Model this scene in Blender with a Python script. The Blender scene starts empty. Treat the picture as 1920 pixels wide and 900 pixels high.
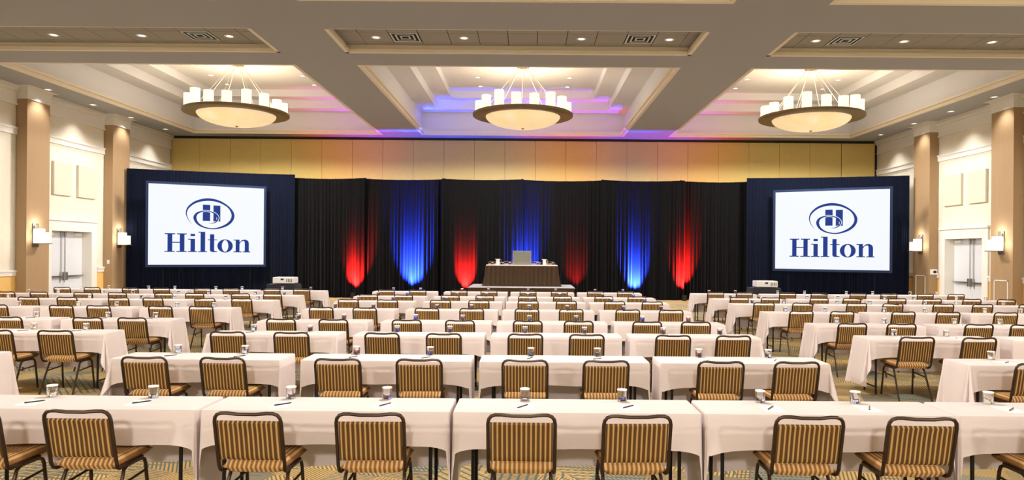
import bpy, math, random
from mathutils import Vector, Matrix
PI = math.pi
scene = bpy.context.scene
COL = scene.collection
random.seed(11)

# ------------------------------------------------------------------ camera, world, exposure
cd = bpy.data.cameras.new('camera')
cam = bpy.data.objects.new('camera', cd)
COL.objects.link(cam)
scene.camera = cam
cam.location = (0, 0, 1.91)
cam.rotation_euler = (PI / 2, -0.0078, 0)
cd.sensor_width = 36.0
cd.lens = 1300 * 36.0 / 1920
cd.shift_x = -(992 - 960) / 1920
cd.shift_y = (472 - 450) / 1920
cd.clip_end = 200
world = bpy.data.worlds.new('world')
scene.world = world
world.use_nodes = True
world.node_tree.nodes['Background'].inputs[0].default_value = (0.9, 0.85, 0.8, 1)
world.node_tree.nodes['Background'].inputs[1].default_value = 0.05
vs = scene.view_settings
vs.view_transform = 'Standard'
vs.look = 'None'
vs.gamma = 1
vs.use_curve_mapping = False
vs.exposure = 0.23
cy = scene.cycles
cy.use_denoising = True
cy.max_bounces = 8
cy.diffuse_bounces = 4
cy.glossy_bounces = 3
cy.transmission_bounces = 8
cy.sample_clamp_indirect = 4.0
cy.caustics_reflective = False
cy.caustics_refractive = False

# light levels
CH_DOWN, CH_UP = 1450.0, 120.0
CH_GAIN = (1.0, 0.7, 1.5)          # light balance across the three chandelier rows, stage end first
TILE_SPOT, SIDE_SPOT, TRAY_SPOT = 110.0, 26.0, 110.0
WARM = (1.0, 0.95, 0.90)
SOFTWARM = (1.0, 0.96, 0.92)
RED_UP, BLUE_UP = 24000.0, 46000.0

# ------------------------------------------------------------------ materials
def lin(c):
    def f(v):
        v /= 255.0
        return v / 12.92 if v <= 0.04045 else ((v + 0.055) / 1.055) ** 2.4
    return (f(c[0]), f(c[1]), f(c[2]), 1)

def material(name, rgb, rough=0.6, metal=0.0, noise=0.0, nscale=20.0, bump=0.0, bscale=60.0, spec=0.5,
             emit=None, estr=0.0, sheen=0.0, stretch=(1, 1, 1)):
    m = bpy.data.materials.new(name)
    m.use_nodes = True
    nt = m.node_tree
    b = nt.nodes['Principled BSDF']
    c = lin(rgb)
    b.inputs['Base Color'].default_value = c
    b.inputs['Roughness'].default_value = rough
    b.inputs['Metallic'].default_value = metal
    b.inputs['Specular IOR Level'].default_value = spec
    if sheen:
        b.inputs['Sheen Weight'].default_value = sheen
    tc = None
    if noise or bump:
        tc = nt.nodes.new('ShaderNodeTexCoord')
        mp = nt.nodes.new('ShaderNodeMapping')
        mp.inputs['Scale'].default_value = stretch
        nt.links.new(tc.outputs['Object'], mp.inputs['Vector'])
    if noise:
        n = nt.nodes.new('ShaderNodeTexNoise')
        n.inputs['Scale'].default_value = nscale
        n.inputs['Detail'].default_value = 4
        nt.links.new(mp.outputs[0], n.inputs['Vector'])
        r = nt.nodes.new('ShaderNodeValToRGB')
        r.color_ramp.elements[0].position = 0.3
        r.color_ramp.elements[1].position = 0.7
        r.color_ramp.elements[0].color = tuple(v * (1 - noise) for v in c[:3]) + (1,)
        r.color_ramp.elements[1].color = tuple(min(1, v * (1 + noise)) for v in c[:3]) + (1,)
        nt.links.new(n.outputs[0], r.inputs[0])
        nt.links.new(r.outputs[0], b.inputs['Base Color'])
    if bump:
        n2 = nt.nodes.new('ShaderNodeTexNoise')
        n2.inputs['Scale'].default_value = bscale
        n2.inputs['Detail'].default_value = 3
        nt.links.new(mp.outputs[0], n2.inputs['Vector'])
        bp = nt.nodes.new('ShaderNodeBump')
        bp.inputs['Strength'].default_value = bump
        bp.inputs['Distance'].default_value = 0.01
        nt.links.new(n2.outputs[0], bp.inputs['Height'])
        nt.links.new(bp.outputs[0], b.inputs['Normal'])
    if emit:
        b.inputs['Emission Color'].default_value = lin(emit)
        b.inputs['Emission Strength'].default_value = estr
        m.cycles.emission_sampling = 'NONE'
    return m

def striped(name, dark, light, pitch=0.0318, duty=0.36):
    m = material(name, dark, 0.75, spec=0.25)
    nt = m.node_tree
    b = nt.nodes['Principled BSDF']
    tc = nt.nodes.new('ShaderNodeTexCoord')
    sx = nt.nodes.new('ShaderNodeSeparateXYZ')
    nt.links.new(tc.outputs['Object'], sx.inputs[0])
    mu = nt.nodes.new('ShaderNodeMath'); mu.operation = 'MULTIPLY_ADD'
    mu.inputs[1].default_value = 1 / pitch; mu.inputs[2].default_value = 0.5
    nt.links.new(sx.outputs[0], mu.inputs[0])
    fr = nt.nodes.new('ShaderNodeMath'); fr.operation = 'FRACT'
    nt.links.new(mu.outputs[0], fr.inputs[0])
    pp = nt.nodes.new('ShaderNodeMath'); pp.operation = 'PINGPONG'
    pp.inputs[1].default_value = 0.5
    nt.links.new(fr.outputs[0], pp.inputs[0])
    r = nt.nodes.new('ShaderNodeValToRGB')
    e = r.color_ramp.elements
    e[0].position = 0.5 - duty / 2 - 0.09; e[0].color = lin(dark)
    e[1].position = 0.5 - duty / 2 + 0.06; e[1].color = lin(light)
    nt.links.new(pp.outputs[0], r.inputs[0])
    nt.links.new(r.outputs[0], b.inputs['Base Color'])
    return m

def carpet():
    m = material('carpet', (180, 150, 100), 0.95, spec=0.1)
    nt = m.node_tree
    N = nt.nodes.new
    L = nt.links.new
    b = nt.nodes['Principled BSDF']
    tc = N('ShaderNodeTexCoord')
    def math_(op, a, v=None, c=None):
        n = N('ShaderNodeMath'); n.operation = op
        for i, q in enumerate((a, v, c)):
            if q is None: continue
            if hasattr(q, 'is_output'): L(q, n.inputs[i])
            else: n.inputs[i].default_value = q
        return n.outputs[0]
    def layer(sx, sy, freq, off):
        mp = N('ShaderNodeMapping')
        mp.inputs['Rotation'].default_value = (0, 0, off)
        mp.inputs['Location'].default_value = (off * 3.1, off * 1.7, 0)
        L(tc.outputs['Object'], mp.inputs[0])
        s = N('ShaderNodeSeparateXYZ'); L(mp.outputs[0], s.inputs[0])
        ix = math_('FLOOR', math_('MULTIPLY', s.outputs[0], 1 / sx))
        iy = math_('FLOOR', math_('MULTIPLY', s.outputs[1], 1 / sy))
        cb = N('ShaderNodeCombineXYZ'); L(ix, cb.inputs[0]); L(iy, cb.inputs[1])
        w = N('ShaderNodeTexWhiteNoise'); w.noise_dimensions = '2D'; L(cb.outputs[0], w.inputs['Vector'])
        ang = math_('MULTIPLY', math_('FLOOR', math_('MULTIPLY', w.outputs[0], 4.0)), PI / 4)
        u = math_('ADD', math_('MULTIPLY', s.outputs[0], math_('COSINE', ang)), math_('MULTIPLY', s.outputs[1], math_('SINE', ang)))
        st = math_('SINE', math_('MULTIPLY', u, freq))
        return w, st
    w1, s1 = layer(0.42, 0.27, 190.0, 0.35)
    w2, s2 = layer(0.8, 0.55, 85.0, 0.9)
    ramp = N('ShaderNodeValToRGB'); ramp.color_ramp.interpolation = 'CONSTANT'
    cols = [(0.0, (204, 178, 122)), (0.34, (166, 160, 132)), (0.48, (192, 160, 102)), (0.74, (120, 134, 128)), (0.84, (208, 184, 130))]
    el = ramp.color_ramp.elements
    el[0].position, el[0].color = cols[0][0], lin(cols[0][1])
    el[1].position, el[1].color = cols[1][0], lin(cols[1][1])
    for p, c in cols[2:]:
        e = el.new(p); e.color = lin(c)
    L(w1.outputs[0], ramp.inputs[0])
    ramp2 = N('ShaderNodeValToRGB'); ramp2.color_ramp.interpolation = 'CONSTANT'
    el = ramp2.color_ramp.elements
    el[0].position, el[0].color = 0.0, lin((134, 108, 70))
    el[1].position, el[1].color = 0.4, lin((96, 108, 106))
    e = el.new(0.7); e.color = lin((158, 122, 70))
    L(w1.outputs[0], ramp2.inputs[0])
    gt = math_('GREATER_THAN', s1, 0.25)
    gt2 = math_('MULTIPLY', math_('GREATER_THAN', s2, 0.55), math_('GREATER_THAN', w2.outputs[0], 0.45))
    mx = N('ShaderNodeMix'); mx.data_type = 'RGBA'
    L(gt, mx.inputs[0]); L(ramp.outputs[0], mx.inputs[6]); L(ramp2.outputs[0], mx.inputs[7])
    mx2 = N('ShaderNodeMix'); mx2.data_type = 'RGBA'
    L(gt2, mx2.inputs[0]); L(mx.outputs[2], mx2.inputs[6]); mx2.inputs[7].default_value = lin((104, 112, 104))
    L(mx2.outputs[2], b.inputs['Base Color'])
    nz = N('ShaderNodeTexNoise'); nz.inputs['Scale'].default_value = 400
    L(tc.outputs['Object'], nz.inputs['Vector'])
    bp = N('ShaderNodeBump'); bp.inputs['Strength'].default_value = 0.4; bp.inputs['Distance'].default_value = 0.006
    L(nz.outputs[0], bp.inputs['Height']); L(bp.outputs[0], b.inputs['Normal'])
    return m

M = {
    'carpet': carpet(),
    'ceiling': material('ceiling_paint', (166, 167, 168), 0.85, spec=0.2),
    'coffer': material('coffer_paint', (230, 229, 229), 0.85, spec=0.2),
    'cornice': material('cornice_paint', (236, 226, 204), 0.7),
    'tile': material('ceiling_tile', (162, 158, 150), 0.95, noise=0.05, nscale=60, bump=0.15, bscale=200, spec=0.1),
    'dark_void': material('dark_gap', (48, 44, 40), 0.9),
    'wall': material('cream_wallcovering', (220, 213, 196), 0.8, noise=0.03, nscale=6, bump=0.12, bscale=40, spec=0.2),
    'white_trim': material('white_trim', (226, 222, 214), 0.6),
    'wainscot': material('gold_wainscot', (226, 184, 112), 0.8, noise=0.03, spec=0.2),
    'column': material('tan_column', (162, 134, 100), 0.7, noise=0.03, nscale=8, spec=0.3, stretch=(1, 1, 0.1)),
    'airwall': material('gold_partition', (208, 182, 110), 0.75, noise=0.025, nscale=5, bump=0.05, bscale=120, spec=0.2),
    'black': material('matte_black', (22, 20, 20), 0.6),
    'black_drape': material('black_velour', (13, 12, 14), 0.95, spec=0.1, sheen=0.03, bump=0.1, bscale=120),
    'navy_drape': material('navy_velour', (9, 15, 32), 0.95, spec=0.1, sheen=0.03, bump=0.1, bscale=120),
    'cloth': material('beige_linen', (231, 218, 215), 0.85, noise=0.02, nscale=8, bump=0.10, bscale=260, spec=0.15, stretch=(0.25, 1, 1)),
    'chair_frame': material('bronze_frame', (66, 50, 36), 0.38, metal=0.55),
    'chair_back': striped('striped_back_fabric', (88, 60, 28), (190, 152, 94), duty=0.30),
    'chair_seat': striped('striped_seat_fabric', (136, 94, 52), (206, 166, 108), duty=0.42),
    'leg_black': material('black_steel', (26, 24, 24), 0.35, metal=0.4),
    'plywood': material('plywood', (150, 118, 80), 0.6, noise=0.1, stretch=(1, 8, 1)),
    'paper': material('white_paper', (248, 246, 242), 0.8),
    'pen': material('dark_pen', (52, 48, 50), 0.3, metal=0.4),
    'pen_tip': material('pen_silver', (170, 168, 165), 0.3, metal=0.8),
    'bronze': material('antique_bronze', (124, 104, 62), 0.45, metal=0.35),
    'steel': material('brushed_steel', (176, 174, 170), 0.3, metal=0.85),
    'nickel': material('grey_nickel', (120, 112, 100), 0.4, metal=0.7),
    'cable': material('bright_cable', (196, 186, 168), 0.4, metal=0.3),
    'bowl': material('alabaster_bowl', (230, 205, 150), 0.5, noise=0.12, nscale=3, emit=(255, 226, 172), estr=0.52),
    'shade': material('frosted_shade', (240, 228, 205), 0.5, emit=(255, 238, 206), estr=0.95),
    'sconce_glass': material('sconce_glass', (245, 235, 215), 0.4, emit=(255, 236, 205), estr=0.85),
    'lens': material('downlight_lens', (255, 248, 235), 0.3, emit=(255, 246, 228), estr=1.6),
    'door': material('white_door', (216, 219, 225), 0.45),
    'acoustic': material('acoustic_fabric', (206, 198, 180), 0.95, bump=0.15, bscale=300, spec=0.1),
    'screen': material('lit_screen', (30, 30, 30), 0.9, emit=(236, 240, 244), estr=0.92, spec=0.0),
    'logo': material('projected_blue', (10, 12, 20), 0.9, emit=(38, 62, 142), estr=0.8, spec=0.0),
    'screen_border': material('screen_border', (34, 44, 70), 0.9, spec=0.1),
    'riser_top': material('riser_carpet', (150, 146, 148), 0.95, bump=0.3, bscale=300),
    'skirt': material('brown_skirt', (72, 54, 37), 0.8, spec=0.2),
    'lectern': material('grey_carpeted_lectern', (128, 128, 116), 0.95, noise=0.25, nscale=90, bump=0.2, bscale=200),
    'white_plastic': material('white_plastic', (232, 232, 230), 0.35),
    'vent': material('white_vent', (212, 216, 212), 0.5),
    'vent_dark': material('vent_shadow', (20, 22, 24), 0.8),
    'red_lens': material('red_lens', (200, 10, 10), 0.3, emit=(255, 30, 20), estr=2.0),
    'blue_lens': material('blue_lens', (10, 30, 200), 0.3, emit=(30, 60, 255), estr=2.0),
    'cart_cloth': material('black_cart_cloth', (36, 36, 44), 0.85),
}
def mottle(m, a, b, scale):
    nt = m.node_tree; p = nt.nodes['Principled BSDF']
    n = nt.nodes.new('ShaderNodeTexNoise'); n.inputs['Scale'].default_value = scale; n.inputs['Detail'].default_value = 5
    tc = nt.nodes.new('ShaderNodeTexCoord'); nt.links.new(tc.outputs['Object'], n.inputs['Vector'])
    rp = nt.nodes.new('ShaderNodeValToRGB'); rp.color_ramp.elements[0].position = 0.35; rp.color_ramp.elements[1].position = 0.65
    rp.color_ramp.elements[0].color = lin(a); rp.color_ramp.elements[1].color = lin(b)
    nt.links.new(n.outputs[0], rp.inputs[0]); nt.links.new(rp.outputs[0], p.inputs['Emission Color'])
mottle(M['bowl'], (246, 216, 160), (255, 236, 198), 2.2)
def glass_mat():
    m = bpy.data.materials.new('clear_glass'); m.use_nodes = True
    b = m.node_tree.nodes['Principled BSDF']
    b.inputs['Base Color'].default_value = (0.97, 0.98, 1, 1)
    b.inputs['Roughness'].default_value = 0.02
    b.inputs['IOR'].default_value = 1.45
    b.inputs['Transmission Weight'].default_value = 1.0
    return m
M['glass'] = glass_mat()

# ------------------------------------------------------------------ helpers
class MB:
    def __init__(s): s.v = []; s.f = []; s.smooth = False
    def add(s, vs, fs):
        o = len(s.v); s.v += [tuple(v) for v in vs]; s.f += [tuple(i + o for i in f) for f in fs]
        return s
    def box(s, a, b):
        x0, y0, z0 = a; x1, y1, z1 = b
        x0, x1 = min(x0, x1), max(x0, x1); y0, y1 = min(y0, y1), max(y0, y1); z0, z1 = min(z0, z1), max(z0, z1)
        return s.add([(x0,y0,z0),(x1,y0,z0),(x1,y1,z0),(x0,y1,z0),(x0,y0,z1),(x1,y0,z1),(x1,y1,z1),(x0,y1,z1)],
                     [(0,3,2,1),(4,5,6,7),(0,1,5,4),(1,2,6,5),(2,3,7,6),(3,0,4,7)])
    def tube(s, pts, r, n=8, cap=True, closed=False):
        pts = [Vector(p) for p in pts]; m = len(pts); rings = []
        prev = None
        for i, p in enumerate(pts):
            a = pts[i - 1] if (i or closed) else p
            c = pts[(i + 1) % m] if (i < m - 1 or closed) else p
            t = (c - a).normalized()
            ref = prev if prev is not None else (Vector((0, 0, 1)) if abs(t.z) < 0.9 else Vector((1, 0, 0)))
            u = (ref - t * ref.dot(t)).normalized(); w = t.cross(u); prev = u
            rr = r[i] if isinstance(r, (list, tuple)) else r
            rings.append([p + (u * math.cos(2*PI*k/n) + w * math.sin(2*PI*k/n)) * rr for k in range(n)])
        vs_ = [q for g in rings for q in g]; fs = []
        for i in range(m if closed else m - 1):
            j = (i + 1) % m
            for k in range(n):
                fs.append((i*n+k, i*n+(k+1) % n, j*n+(k+1) % n, j*n+k))
        if cap and not closed:
            fs.append(tuple(range(n-1, -1, -1))); fs.append(tuple((m-1)*n+k for k in range(n)))
        s.smooth = True
        return s.add(vs_, fs)
    def lathe(s, prof, n=24, c=(0, 0, 0), caps=False):
        vs_, fs = [], []
        for r, z in prof:
            for k in range(n):
                a = 2*PI*k/n
                vs_.append((c[0] + r*math.cos(a), c[1] + r*math.sin(a), c[2] + z))
        for i in range(len(prof) - 1):
            for k in range(n):
                fs.append((i*n+k, i*n+(k+1) % n, (i+1)*n+(k+1) % n, (i+1)*n+k))
        if caps:
            fs.append(tuple(range(n-1, -1, -1))); fs.append(tuple((len(prof)-1)*n+k for k in range(n)))
        s.smooth = True
        return s.add(vs_, fs)
    def prism(s, poly, y0, y1):        # poly of (x,z), extruded along y
        n = len(poly)
        return s.add([(x, y0, z) for x, z in poly] + [(x, y1, z) for x, z in poly],
                     [tuple(range(n)), tuple(range(2*n-1, n-1, -1))] + [(i, i+n, (i+1) % n+n, (i+1) % n) for i in range(n)])
    def frame(s, x0, x1, z0, z1, w, y0, y1):      # rectangular frame in xz, w wide inwards
        s.box((x0, y0, z0), (x1, y1, z0+w)); s.box((x0, y0, z1-w), (x1, y1, z1))
        s.box((x0, y0, z0+w), (x0+w, y1, z1-w)); return s.box((x1-w, y0, z0+w), (x1, y1, z1-w))
    def build(s, name, mat, parent=None, bevel=0.0, smooth=None, seg=2):
        me = bpy.data.meshes.new(name)
        me.from_pydata(s.v, [], s.f); me.update()
        mats = mat if isinstance(mat, (list, tuple)) else [mat]
        for q in mats: me.materials.append(M[q])
        sm = s.smooth if smooth is None else smooth
        if sm:
            me.polygons.foreach_set('use_smooth', [True] * len(me.polygons))
            me.set_sharp_from_angle(angle=math.radians(42))
        o = bpy.data.objects.new(name, me); COL.objects.link(o)
        if parent is not None: o.parent = parent
        if bevel:
            b = o.modifiers.new('bevel', 'BEVEL'); b.width = bevel; b.segments = seg; b.limit_method = 'ANGLE'
        return o

def tag(o, label=None, cat=None, group=None, kind=None):
    if label: o['label'] = label
    if cat: o['category'] = cat
    if group: o['group'] = group
    if kind: o['kind'] = kind
    return o
def empty(name, loc=(0, 0, 0), rz=0.0):
    e = bpy.data.objects.new(name, None); COL.objects.link(e)
    e.location = loc; e.rotation_euler = (0, 0, rz); e.empty_display_size = 0.1
    return e
def copy_tree(o, parent=None):
    c = o.copy(); COL.objects.link(c); c.parent = parent
    for ch in o.children: copy_tree(ch, c)
    return c
def light(kind, name, loc, energy, color, parent=None, **kw):
    ld = bpy.data.lights.new(name, kind); ld.energy = energy; ld.color = color
    for k, v in kw.items(): setattr(ld, k, v)
    o = bpy.data.objects.new(name, ld); COL.objects.link(o); o.location = loc
    if parent is not None: o.parent = parent
    return o
ORD = ['', 'first', 'second', 'third', 'fourth', 'fifth', 'sixth', 'seventh', 'eighth', 'ninth', 'tenth']

# ------------------------------------------------------------------ room dimensions
XL, XR, YB, YF, ZS = -15.55, 15.05, 30.0, -13.0, 6.8
OX = [(-14.2, -6.2), (-4.58, 3.97), (5.84, 13.6)]
TRAYS_Y = [(18.3, 29.3), (2.6, 13.6), (-12.2, -2.0)]
TILES_Y = [(15.3, 17.2)]

# floor
tag(MB().box((XL-0.5, YF-0.3, -0.1), (XR+0.5, YB+0.4, 0)).build('floor', 'carpet'),
    'geometric gold and teal patterned carpet floor', 'floor', kind='structure')

# ceiling soffit with openings
def ceiling():
    xs = sorted({XL-0.4, XR+0.4} | {v for p in OX for v in p})
    ys = sorted({YF-0.2, YB+0.3} | {v for p in TRAYS_Y + TILES_Y for v in p})
    mb = MB()
    for i in range(len(xs)-1):
        for j in range(len(ys)-1):
            cx, cy_ = (xs[i]+xs[i+1])/2, (ys[j]+ys[j+1])/2
            if any(a < cx < b for a, b in OX) and any(a < cy_ < b for a, b in TRAYS_Y + TILES_Y): continue
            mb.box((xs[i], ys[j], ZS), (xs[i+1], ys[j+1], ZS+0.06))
    root = tag(mb.build('ceiling', 'ceiling'), 'beige ceiling with beams and stepped coffers', 'ceiling', kind='structure')
    for (x0, x1) in OX:
        for (y0, y1) in TRAYS_Y:
            lv = [(0, 0.0), (0, 0.95), (0.75, 0.95), (0.75, 1.28), (1.4, 1.28), (1.4, 1.56)]
            m = MB(); vs_ = []
            for d, z in lv:
                vs_ += [(x0+d, y0+d, ZS+z), (x1-d, y0+d, ZS+z), (x1-d, y1-d, ZS+z), (x0+d, y1-d, ZS+z)]
            fs = []
            for i in range(len(lv)-1):
                for k in range(4):
                    fs.append((i*4+k, (i+1)*4+k, (i+1)*4+(k+1) % 4, i*4+(k+1) % 4))
            n = (len(lv)-1)*4
            fs.append((n, n+3, n+2, n+1))
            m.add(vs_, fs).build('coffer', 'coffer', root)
            c = MB()
            for (w, za, zb) in ((0.10, 0.0, 0.10), (0.17, 0.10, 0.17)):
                a0, a1, b0, b1 = x0, x1, y0, y1
                c.box((a0, b0, ZS+za), (a1, b0+w, ZS+zb)); c.box((a0, b1-w, ZS+za), (a1, b1, ZS+zb))
                c.box((a0, b0+w, ZS+za), (a0+w, b1-w, ZS+zb)); c.box((a1-w, b0+w, ZS+za), (a1, b1-w, ZS+zb))
            c.build('cornice', 'cornice', root)
        for (y0, y1) in TILES_Y:
            zt = ZS+0.2
            b = MB()
            b.box((x0, y0, zt+0.03), (x1, y1, zt+0.06)); 
            b.build('tile_backing', 'dark_void', root)
            c = MB(); w = 0.09
            c.box((x0, y0, ZS), (x1, y0+0.03, zt+0.03)); c.box((x0, y1-0.03, ZS), (x1, y1, zt+0.03))
            c.box((x0, y0, ZS), (x0+0.03, y1, zt+0.03)); c.box((x1-0.03, y0, ZS), (x1, y1, zt+0.03))
            c.box((x0, y1-w, ZS), (x1, y1-0.03, ZS+0.09)); c.box((x0+0.03, y0, ZS), (x0+w, y1, ZS+0.09)); c.box((x1-w, y0, ZS), (x1-0.03, y1, ZS+0.09))
            c.build('cornice', 'cornice', root)
            T = 0.70
            ky = [15.33, 15.5, 16.2, 16.9, 17.17]
            k0 = -4.04
            gx = [x0+0.03] + [k0+T*i for i in range(-20, 30) if x0+0.1 < k0+T*i < x1-0.1] + [x1-0.03]
            shared = {}
            for j in range(4):
                for i in range(len(gx)-1):
                    w_, d_ = round(gx[i+1]-gx[i], 4), round(ky[j+1]-ky[j], 4)
                    cxx, cyy = (gx[i]+gx[i+1])/2, (ky[j]+ky[j+1])/2
                    if any(abs(cxx-vx) < 0.34 and abs(cyy-16.55) < 0.2 for vx in VENTS): continue
                    if (w_, d_) in shared:
                        o = shared[(w_, d_)].copy(); COL.objects.link(o)
                    else:
                        o = MB().box((-w_/2+0.008, -d_/2+0.008, 0), (w_/2-0.008, d_/2-0.008, 0.02)).build('tile', 'tile', root)
                        shared[(w_, d_)] = o
                    o.location = (cxx, cyy, zt)
    return root
def tile_centre(x):
    return -4.04 + 0.7*(math.floor((x+4.04)/0.7)+0.5)
VENTS = [tile_centre(v) for v in (-7.96, -3.0, 2.6, 7.6)]
ceil = ceiling()

# back wall: gold folding partition
wb = tag(MB().box((XL-0.4, YB+0.06, 0), (XR+0.4, YB+0.3, ZS)).build('wall_back', 'black'),
         'gold panelled folding partition wall behind the drapes', 'wall', kind='structure')
seams = [XL+0.02] + [-1.08+1.32*i for i in range(-10, 11)] + [13.5, XR-0.12]
shared = {}
for a, b in zip(seams[:-1], seams[1:]):
    w = round(b-a, 3)
    if w in shared:
        o = shared[w].copy(); COL.objects.link(o)
    else:
        o = MB().box((0.006, 0, 0.02), (w-(0.03 if b in (13.5,) else 0.006), 0.05, ZS-0.10)).build('panel', 'airwall', wb)
        shared[w] = o
    o.location = (a, YB, 0)
MB().box((XL, YB-0.05, ZS-0.07), (XR, YB+0.05, ZS)).build('track', 'black', wb)

# rear wall behind the viewpoint
tag(MB().box((XL-0.4, YF-0.3, 0), (XR+0.4, YF, ZS)).build('wall_front', 'wall'),
    'cream wall opposite the stage', 'wall', kind='structure')

# side walls. sx = +1: room lies towards +X (left wall), -1: right wall
def side_wall(name, X, sx, dy0, dy1, cols, lab):
    T = 0.45
    def bx(mb, x0, x1, y0, y1, z0, z1): return mb.box((X+sx*x0, y0, z0), (X+sx*x1, y1, z1))
    mb = MB()
    bx(mb, -T, 0, YF, dy0, 0, ZS); bx(mb, -T, 0, dy1, YB+0.2, 0, ZS); bx(mb, -T, 0, dy0, dy1, 2.52, ZS)
    w = tag(mb.build(name, 'wall'), lab, 'wall', kind='structure')
    m = MB()
    bx(m, 0, 0.06, YF, YB, 6.22, 6.28); bx(m, 0, 0.035, YF, YB, 6.28, 6.62); bx(m, 0, 0.10, YF, YB, 6.62, 6.71); bx(m, 0, 0.17, YF, YB, 6.71, ZS)
    m.build('frieze', 'white_trim', w)
    m = MB(); bx(m, 0, 0.05, YF, YB, 5.33, 5.50); bx(m, 0, 0.075, YF, YB, 5.50, 5.56); m.build('picture_rail', 'white_trim', w)
    c0, c1 = dy0-0.3, dy1+0.3
    m = MB()
    for a, b in ((YF, c0), (c1, YB)):
        bx(m, 0, 0.05, a, b, 1.06, 1.18); bx(m, 0, 0.075, a, b, 1.18, 1.24)
    m.build('chair_rail', 'white_trim', w)
    m = MB()
    for a, b in ((YF, c0), (c1, YB)): bx(m, 0, 0.02, a, b, 0.14, 1.06)
    m.build('wainscot', 'wainscot', w)
    m = MB()
    for a, b in ((YF, c0), (c1, YB)): bx(m, 0, 0.03, a, b, 0, 0.14)
    m.build('baseboard', 'white_trim', w)
    return w
DL = (22.48, 24.62); DR = (22.93, 25.07)
COLS_L = [(20.97, 21.97), (25.3, 26.36)]
COLS_R = [(21.08, 22.1), (25.5, 26.56)]
side_wall('wall_left', XL, 1, *DL, COLS_L, 'cream textured side wall with white mouldings and plain columns')
side_wall('wall_right', XR, -1, *DR, COLS_R, 'cream textured side wall with columns bearing white outlined panels')

def double_door(name, X, sx, y0, y1, lab):
    root = tag(empty(name, (X, (y0+y1)/2, 0)), lab, 'door', kind='structure')
    h = (y1-y0)/2; R = 0.30; H = 2.52
    def bx(mb, x0, x1, a, b, z0, z1): return mb.box((sx*x0, a, z0), (sx*x1, b, z1))
    m = MB()
    bx(m, -R, 0.05, -h, -h+0.04, 0, H); bx(m, -R, 0.05, h-0.04, h, 0, H); bx(m, -R, 0.05, -h+0.04, h-0.04, H-0.04, H)
    bx(m, 0, 0.05, -h-0.26, -h, 0, H+0.30); bx(m, 0, 0.05, h, h+0.26, 0, H+0.30); bx(m, 0, 0.05, -h, h, H, H+0.30)
    bx(m, 0, 0.10, -h-0.29, h+0.29, H+0.30, H+0.37)
    m.build('casing', 'white_trim', root)
    for s in (-1, 1):
        m = MB(); a, b = (0.004, h-0.04) if s > 0 else (-h+0.04, -0.004)
        bx(m, -R-0.05, -R, a, b, 0.01, H-0.045)
        leaf = m.build('leaf', 'door', root, bevel=0.004)
        m = MB(); bx(m, -R+0.04, -R+0.09, a+0.10 if s > 0 else a+0.06, b-0.06 if s > 0 else b-0.10, 0.92, 0.98)
        m.build('panic_bar', 'steel', leaf, bevel=0.006)
        m = MB(); q = 0.10*s
        m.tube([(sx*(-R+0.03), q, 0.98), (sx*(-R+0.03), q, H-0.1)], 0.012, 8)
        m.build('vertical_rod', 'steel', leaf)
        m = MB(); bx(m, -R, -R+0.10, q-0.045, q+0.045, 0.82, 1.10)
        m.build('latch_case', 'steel', leaf, bevel=0.01)
        m = MB(); bx(m, -R, -R+0.06, q-0.04, q+0.04, H-0.22, H-0.06)
        m.build('top_latch', 'steel', leaf, bevel=0.008)
        m = MB(); e = 0.72*s; bx(m, -R, -R+0.09, e-0.16, e+0.16, H-0.19, H-0.09)
        m.build('closer', 'white_plastic', leaf, bevel=0.01)
    return root
double_door('door_1', XL, 1, *DL, 'white double doors with panic bars in the wall with plain columns')
double_door('door_2', XR, -1, *DR, 'white double doors with panic bars in the thermostat wall')

# columns with capitals and sconces
def sconce(X, sx, y, lab):
    root = tag(empty('wall_sconce', (X, y, 2.0)), lab, 'wall lamp', 'lit sconces on the columns')
    def bx(mb, x0, x1, a, b, z0, z1): return mb.box((sx*x0, a, z0), (sx*x1, b, z1))
    bx(MB(), 0, 0.03, -0.13, 0.13, -0.06, 0.66).build('back_plate', 'nickel', root, bevel=0.006)
    bx(MB(), 0.05, 0.21, -0.16, 0.16, 0.06, 0.50).build('glass_shade', 'sconce_glass', root, bevel=0.008)
    bx(MB(), 0.215, 0.37, -0.13, 0.13, 0.06, 0.39).build('glass_shade', 'sconce_glass', root, bevel=0.008)
    m = MB(); bx(m, 0.03, 0.42, -0.18, 0.18, 0.03, 0.055); bx(m, 0.03, 0.06, -0.09, 0.09, -0.01, 0.03)
    m.build('base_shelf', 'nickel', root, bevel=0.004)
    bx(MB(), 0.03, 0.05, -0.09, 0.09, 0.50, 0.60).build('top_bracket', 'nickel', root)
    light('POINT', 'sconce_bulb', (sx*0.2, 0, 0.64), 8, WARM, root, shadow_soft_size=0.06)
    light('POINT', 'sconce_bulb', (sx*0.2, -0.26, 0.25), 5, WARM, root, shadow_soft_size=0.06)
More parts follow.
